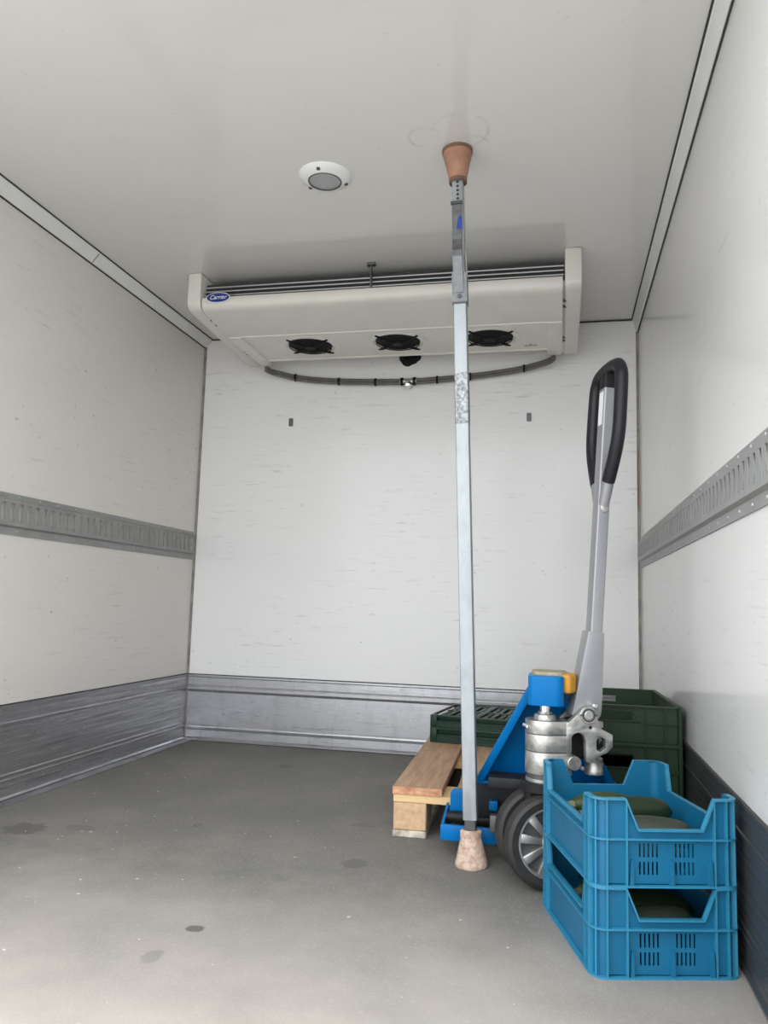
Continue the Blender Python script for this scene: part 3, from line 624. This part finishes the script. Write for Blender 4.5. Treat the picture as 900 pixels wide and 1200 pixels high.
# ------------------------------------------------------------------ blue produce crates
CW, CD, CH = .287, .386, .160
CA = math.radians(15.5)
def blue_crate(label):
    t = thing('produce_crate', label, 'crate', (1.8165, -2.0125, 0), CA, 'blue produce crates')
    e = .010; th = .003; rc = .030            # flange depth, wall thickness, corner radius
    zn, zm = .104, .086                       # notch floor, middle flange
    def wallframe(k):
        return {'front': fr((0, 0, 0), (1, 0, 0), (0, 0, 1), (0, 1, 0)), 'back': fr((CW, CD, 0), (-1, 0, 0), (0, 0, 1), (0, -1, 0)),
                'left': fr((0, CD, 0), (0, -1, 0), (0, 0, 1), (1, 0, 0)), 'right': fr((CW, 0, 0), (0, 1, 0), (0, 0, 1), (-1, 0, 0))}[k]
    for k, ln in (('front', CW), ('left', CD), ('back', CW), ('right', CD)):
        F = wallframe(k); end = k in ('front', 'back')
        n0, n1 = (.066, ln-.052) if end else (.052, ln-.052)          # notch top
        m0, m1 = (n0+.024, n1-.024) if end else (n0+.016, n1-.016)    # notch bottom
        out = [(rc, .003), (ln-rc, .003), (ln-rc, CH), (n1, CH), (m1, zn), (m0, zn), (n0, CH), (rc, CH)]
        holes = []
        if end:
            for g0 in (.092, .161):
                for i in range(5):
                    for z0, z1 in ((.021, .044), (.052, .077)):
                        x = g0+i*.0082; holes.append([(x, z0), (x+.0036, z0), (x+.0036, z1), (x, z1)])
        o = MB().plate(out, holes, e, e+th, F).build('end_wall' if end else 'side_wall', 'crate', t, smooth=0)
        # rim along the top outline
        top = [(rc, CH), (n0, CH), (m0, zn), (m1, zn), (n1, CH), (ln-rc, CH)]
        low = [(rc, CH-.0035), (n0-.002, CH-.0035), (m0-.002, zn-.0035), (m1+.002, zn-.0035), (n1+.002, CH-.0035), (ln-rc, CH-.0035)]
        MB().plate(top+low[::-1], [], .0005, e+.001, F).build('rim', 'cratee', o)
        rb = (n0-.001, n1-.002) if end else (n0, n1-.003)
        for x in rb: MB().box(x, x+.003, .003, CH-.003, .001, e, F).build('rib', 'cratee', o)
        if end:
            for x in (n0+.006, (n0+n1)/2-.002, n1-.012):
                MB().plate([(x, .003), (x+.008, .003), (x+.0065, .046), (x+.004, .049), (x+.0025, .046)], [], .002, e, F).build('taper_rib', 'crate', o)
    # corner posts, curved, with ribs
    for k, (cx, cy, a0) in enumerate(((rc, rc, PI), (CW-rc, rc, 1.5*PI), (CW-rc, CD-rc, 0), (rc, CD-rc, .5*PI))):
        n = 8; ro, ri = rc-e, rc-e-th
        outer = [(cx+ro*math.cos(a0+PI/2*i/n), cy+ro*math.sin(a0+PI/2*i/n)) for i in range(n+1)]; inn = [(cx+ri*math.cos(a0+PI/2*i/n), cy+ri*math.sin(a0+PI/2*i/n)) for i in range(n+1)]
        o = MB().plate(outer+inn[::-1], [], .003, CH, ID).build('corner_post', 'crate', t, smooth=50)
        for z0 in (CH-.0035,):
            fl = [(cx+(rc-.0005)*math.cos(a0+PI/2*i/n), cy+(rc-.0005)*math.sin(a0+PI/2*i/n)) for i in range(n+1)]
            MB().plate(fl+inn[::-1], [], z0, CH, ID).build('rim', 'cratee', o)
        for tt in (.02, .5, .98):
            aa = a0+PI/2*tt; dd = V((math.cos(aa), math.sin(aa), 0)); nn = V((-dd.y, dd.x, 0))
            MB().box(ro-.001, rc-.001, -.0013, .0013, .003, CH-.003, (V((cx, cy, 0)), dd, nn, V((0, 0, 1)))).build('rib', 'cratee', o)
    for nm, z0, z1 in (('bottom_flange', 0, .0035), ('middle_flange', zm-.0015, zm+.0015)):
        MB().plate(rrect(.0005, CW-.0005, .0005, CD-.0005, rc, 8), [rrect(e+.001, CW-e-.001, e+.001, CD-e-.001, rc-e, 8)[::-1]], z0, z1).build(nm, 'cratee', t, smooth=0)
    MB().plate(rrect(e, CW-e, e, CD-e, rc-e, 6), [], .002, .005).build('base', 'crate', t, smooth=0)
    return t
cr1 = blue_crate('blue plastic produce crate standing on the floor, lower of the two')
cr2 = copy_thing(cr1, (1.8165, -2.0125, CH), CA, 'blue plastic produce crate stacked on top of the other blue crate')

# zucchini in the blue crates
RC = Matrix.Rotation(CA, 4, 'Z'); RC.translation = V((1.8165, -2.0125, 0))
def zucchini(x, y, z, ang, ln, r, m, label, bend=.01, roll=0.):
    n = 13; path, rad = [], []
    for i in range(n):
        t = i/(n-1); s = t-.5
        k = min(1, (math.sin(PI*min(t, .5))**.42 if t < .5 else math.sin(PI*t)**.28)) if 0 < t < 1 else .12
        taper = .80+.20*t
        path.append(V((s*ln, bend*(1-4*s*s)*math.cos(roll), bend*(1-4*s*s)*math.sin(roll)))); rad.append(max(.10*r, r*taper*k))
    c = RC @ V((x, y, z))
    t = thing('zucchini', label, 'zucchini', (c.x, c.y, c.z-r), CA+ang, 'zucchini in the blue crates')
    up = V((0, 0, r))
    MB().tube([p+up for p in path], rad, 16).build('body', m, t, smooth=80)
    MB().tube([path[0]+up+V((-.014, 0, 0)), path[0]+up+V((-.002, 0, 0)), path[0]+up+V((.012, 0, 0))], [.0085, .0075, .011], 8).build('stem', 'stem', t)
Z2 = CH
zucchini(.118, .292, Z2+.076, math.radians(-4), .150, .031, 'zuc2', 'olive green zucchini lying at the back of the upper blue crate')
zucchini(.150, .216, Z2+.080, math.radians(8), .200, .036, 'zuc', 'darkest fat zucchini in the middle of the upper blue crate')
zucchini(.145, .125, Z2+.064, math.radians(-9), .205, .036, 'zuc3', 'greyish green zucchini nearest the front notch of the upper blue crate')
zucchini(.130, .050, Z2+.036, math.radians(3), .160, .027, 'zuc', 'zucchini low behind the front wall of the upper blue crate')
zucchini(.210, .325, Z2+.036, math.radians(-4), .100, .029, 'zuc', 'small zucchini low in the back right corner of the upper blue crate')
zucchini(.130, .062, .078, math.radians(8), .190, .030, 'zuc3', 'pale streaked zucchini showing in the front notch of the lower blue crate')
zucchini(.145, .142, .074, math.radians(-4), .210, .036, 'zuc', 'dark zucchini behind the pale one in the lower blue crate')
zucchini(.140, .245, .070, math.radians(3), .200, .034, 'zuc2', 'olive zucchini at the back of the lower blue crate')

# ------------------------------------------------------------------ green crates on the pallet
def green_crate(label, w, d_, h, loc, rz, panel_label=False, m='green2'):
    t = thing('green_crate', label, 'crate', loc, rz, 'open green crates on the pallet')
    e = .010
    FW = {'front': (fr((0, 0, 0), (1, 0, 0), (0, 0, 1), (0, 1, 0)), w), 'back': (fr((w, d_, 0), (-1, 0, 0), (0, 0, 1), (0, -1, 0)), w),
          'left': (fr((0, d_, 0), (0, -1, 0), (0, 0, 1), (1, 0, 0)), d_), 'right': (fr((w, 0, 0), (0, 1, 0), (0, 0, 1), (-1, 0, 0)), d_)}
    for k, (F, ln) in FW.items():
        holes = []
        if k in ('front', 'back'): holes = [[(ln*.5-.062, h*.60), (ln*.5+.062, h*.60), (ln*.5+.062, h*.80), (ln*.5-.062, h*.80)]]
        o = MB().plate([(e, 0), (ln-e, 0), (ln-e, h), (e, h)], holes, e, e+.003, F).build('wall', m, t, smooth=0)
        MB().box(.001, ln-.001, h-.004, h, 0, e+.001, F).build('rim', m, o)
        if k in ('front', 'back'):
            MB().plate([(.03, h*.54), (ln*.5-.085, h*.54), (ln*.5-.060, h*.84), (ln*.5+.060, h*.84), (ln*.5+.085, h*.54), (ln-.002, h*.54), (ln-.002, h*.57), (ln*.5+.09, h*.57), (ln*.5+.066, h*.87), (ln*.5-.066, h*.87), (ln*.5-.09, h*.57), (.03, h*.57)], [], .002, e, F).build('handle_ledge', m, o)
            MB().box(.03, ln-.002, h*.54, h*.57, e, e+.004, F).build('ledge', m, o)
        else: MB().box(.002, ln-.002, h*.55, h*.58, .002, e, F).build('ledge', m, o)
        for x in (.004, .045, .095, ln-.098, ln-.048, ln-.007): MB().box(x, x+.003, .004, h-.004, .0005, e, F).build('rib', m, o)
        MB().box(.003, ln-.003, 0, .004, .002, e, F).build('foot_flange', m, o)
    MB().box(e, w-e, e, d_-e, .002, .006).build('base', m, t)
    return t
gz = .144
green_crate('dark green open crate under the other one beside the right wall', .385, .50, .158, (1.704, -1.254, gz), math.radians(1.6))
green_crate('dark green open crate on top of the stack beside the right wall', .385, .50, .106, (1.704, -1.254, gz+.158), math.radians(1.6), True)

def folded(label, z, h, w=.56, d_=.40):
    t = thing('folded_crate', label, 'crate', (1.268, -.478, z), math.radians(-7), 'folded green crates on the pallet')
    MB().box(.004, w-.004, .004, d_-.004, 0, h*.55).build('tray', 'green', t)
    for (x0, x1, y0, y1) in ((0, .028, 0, .028), (w-.028, w, 0, .028), (0, .028, d_-.028, d_), (w-.028, w, d_-.028, d_)):
        MB().box(x0, x1, y0, y1, 0, h).build('corner_block', 'green', t, bevel=.003)
    for (x0, x1, y0, y1) in ((.02, w-.02, 0, .010), (.02, w-.02, d_-.010, d_), (0, .010, .02, d_-.02), (w-.010, w, .02, d_-.02)):
        o = MB().box(x0, x1, y0, y1, h*.82, h).build('edge_rail', 'green', t, bevel=.002)
        MB().box(x0, x1, y0, y1, 0, h*.14).box(x0, x1, y0, y1, h*.44, h*.54).build('edge_rail_low', 'green', o, bevel=.001)
    n = 18
    for i in range(n):
        x = .022+i*(w-.044)/n
        if i % 6 == 5: MB().box(x, x+.024, .014, d_-.014, h*.55, h*.98).build('slat', 'green', t, bevel=.0015)
        else: MB().box(x, x+.017, .03, d_-.03, h*.55, h*(.86+.06*(i % 2))).build('slat', 'green2', t, bevel=.0015)
    for y in (.014, d_*.5-.012, d_-.034): MB().box(.02, w-.02, y, y+.020, h*.55, h*.94).build('cross_slat', 'green', t, bevel=.0015)
    return t
folded('dark green folded crate lying flat on the pallet boards, lower one', gz, .058)
folded('dark green folded crate on top of another folded crate behind the load bar', gz+.058, .046)

# ------------------------------------------------------------------ crumbs on the floor
mb = MB()
for i in range(130):
    x, y = random.uniform(.15, 1.75), random.uniform(-2.45, -.4)
    if x > 1.2 and y > -1.75: continue
    r = random.uniform(.0008, .0026); a = random.uniform(0, PI)
    F = fr((x, y, .0002), (math.cos(a), math.sin(a), 0), (-math.sin(a), math.cos(a), 0), (0, 0, 1))
    mb.plate([(-r*1.6, -r*.5), (r*.3, -r), (r*1.4, r*.2), (r*.2, r), (-r, r*.7)], [], 0, r*.5, F)
o = mb.build('floor_crumbs', 'chip', smooth=0); o['kind'] = 'stuff'
tag(o, 'pale crumbs scattered over the grey floor', 'crumbs')
for o in bpy.data.objects:
    if '_w' in o: del o['_w']
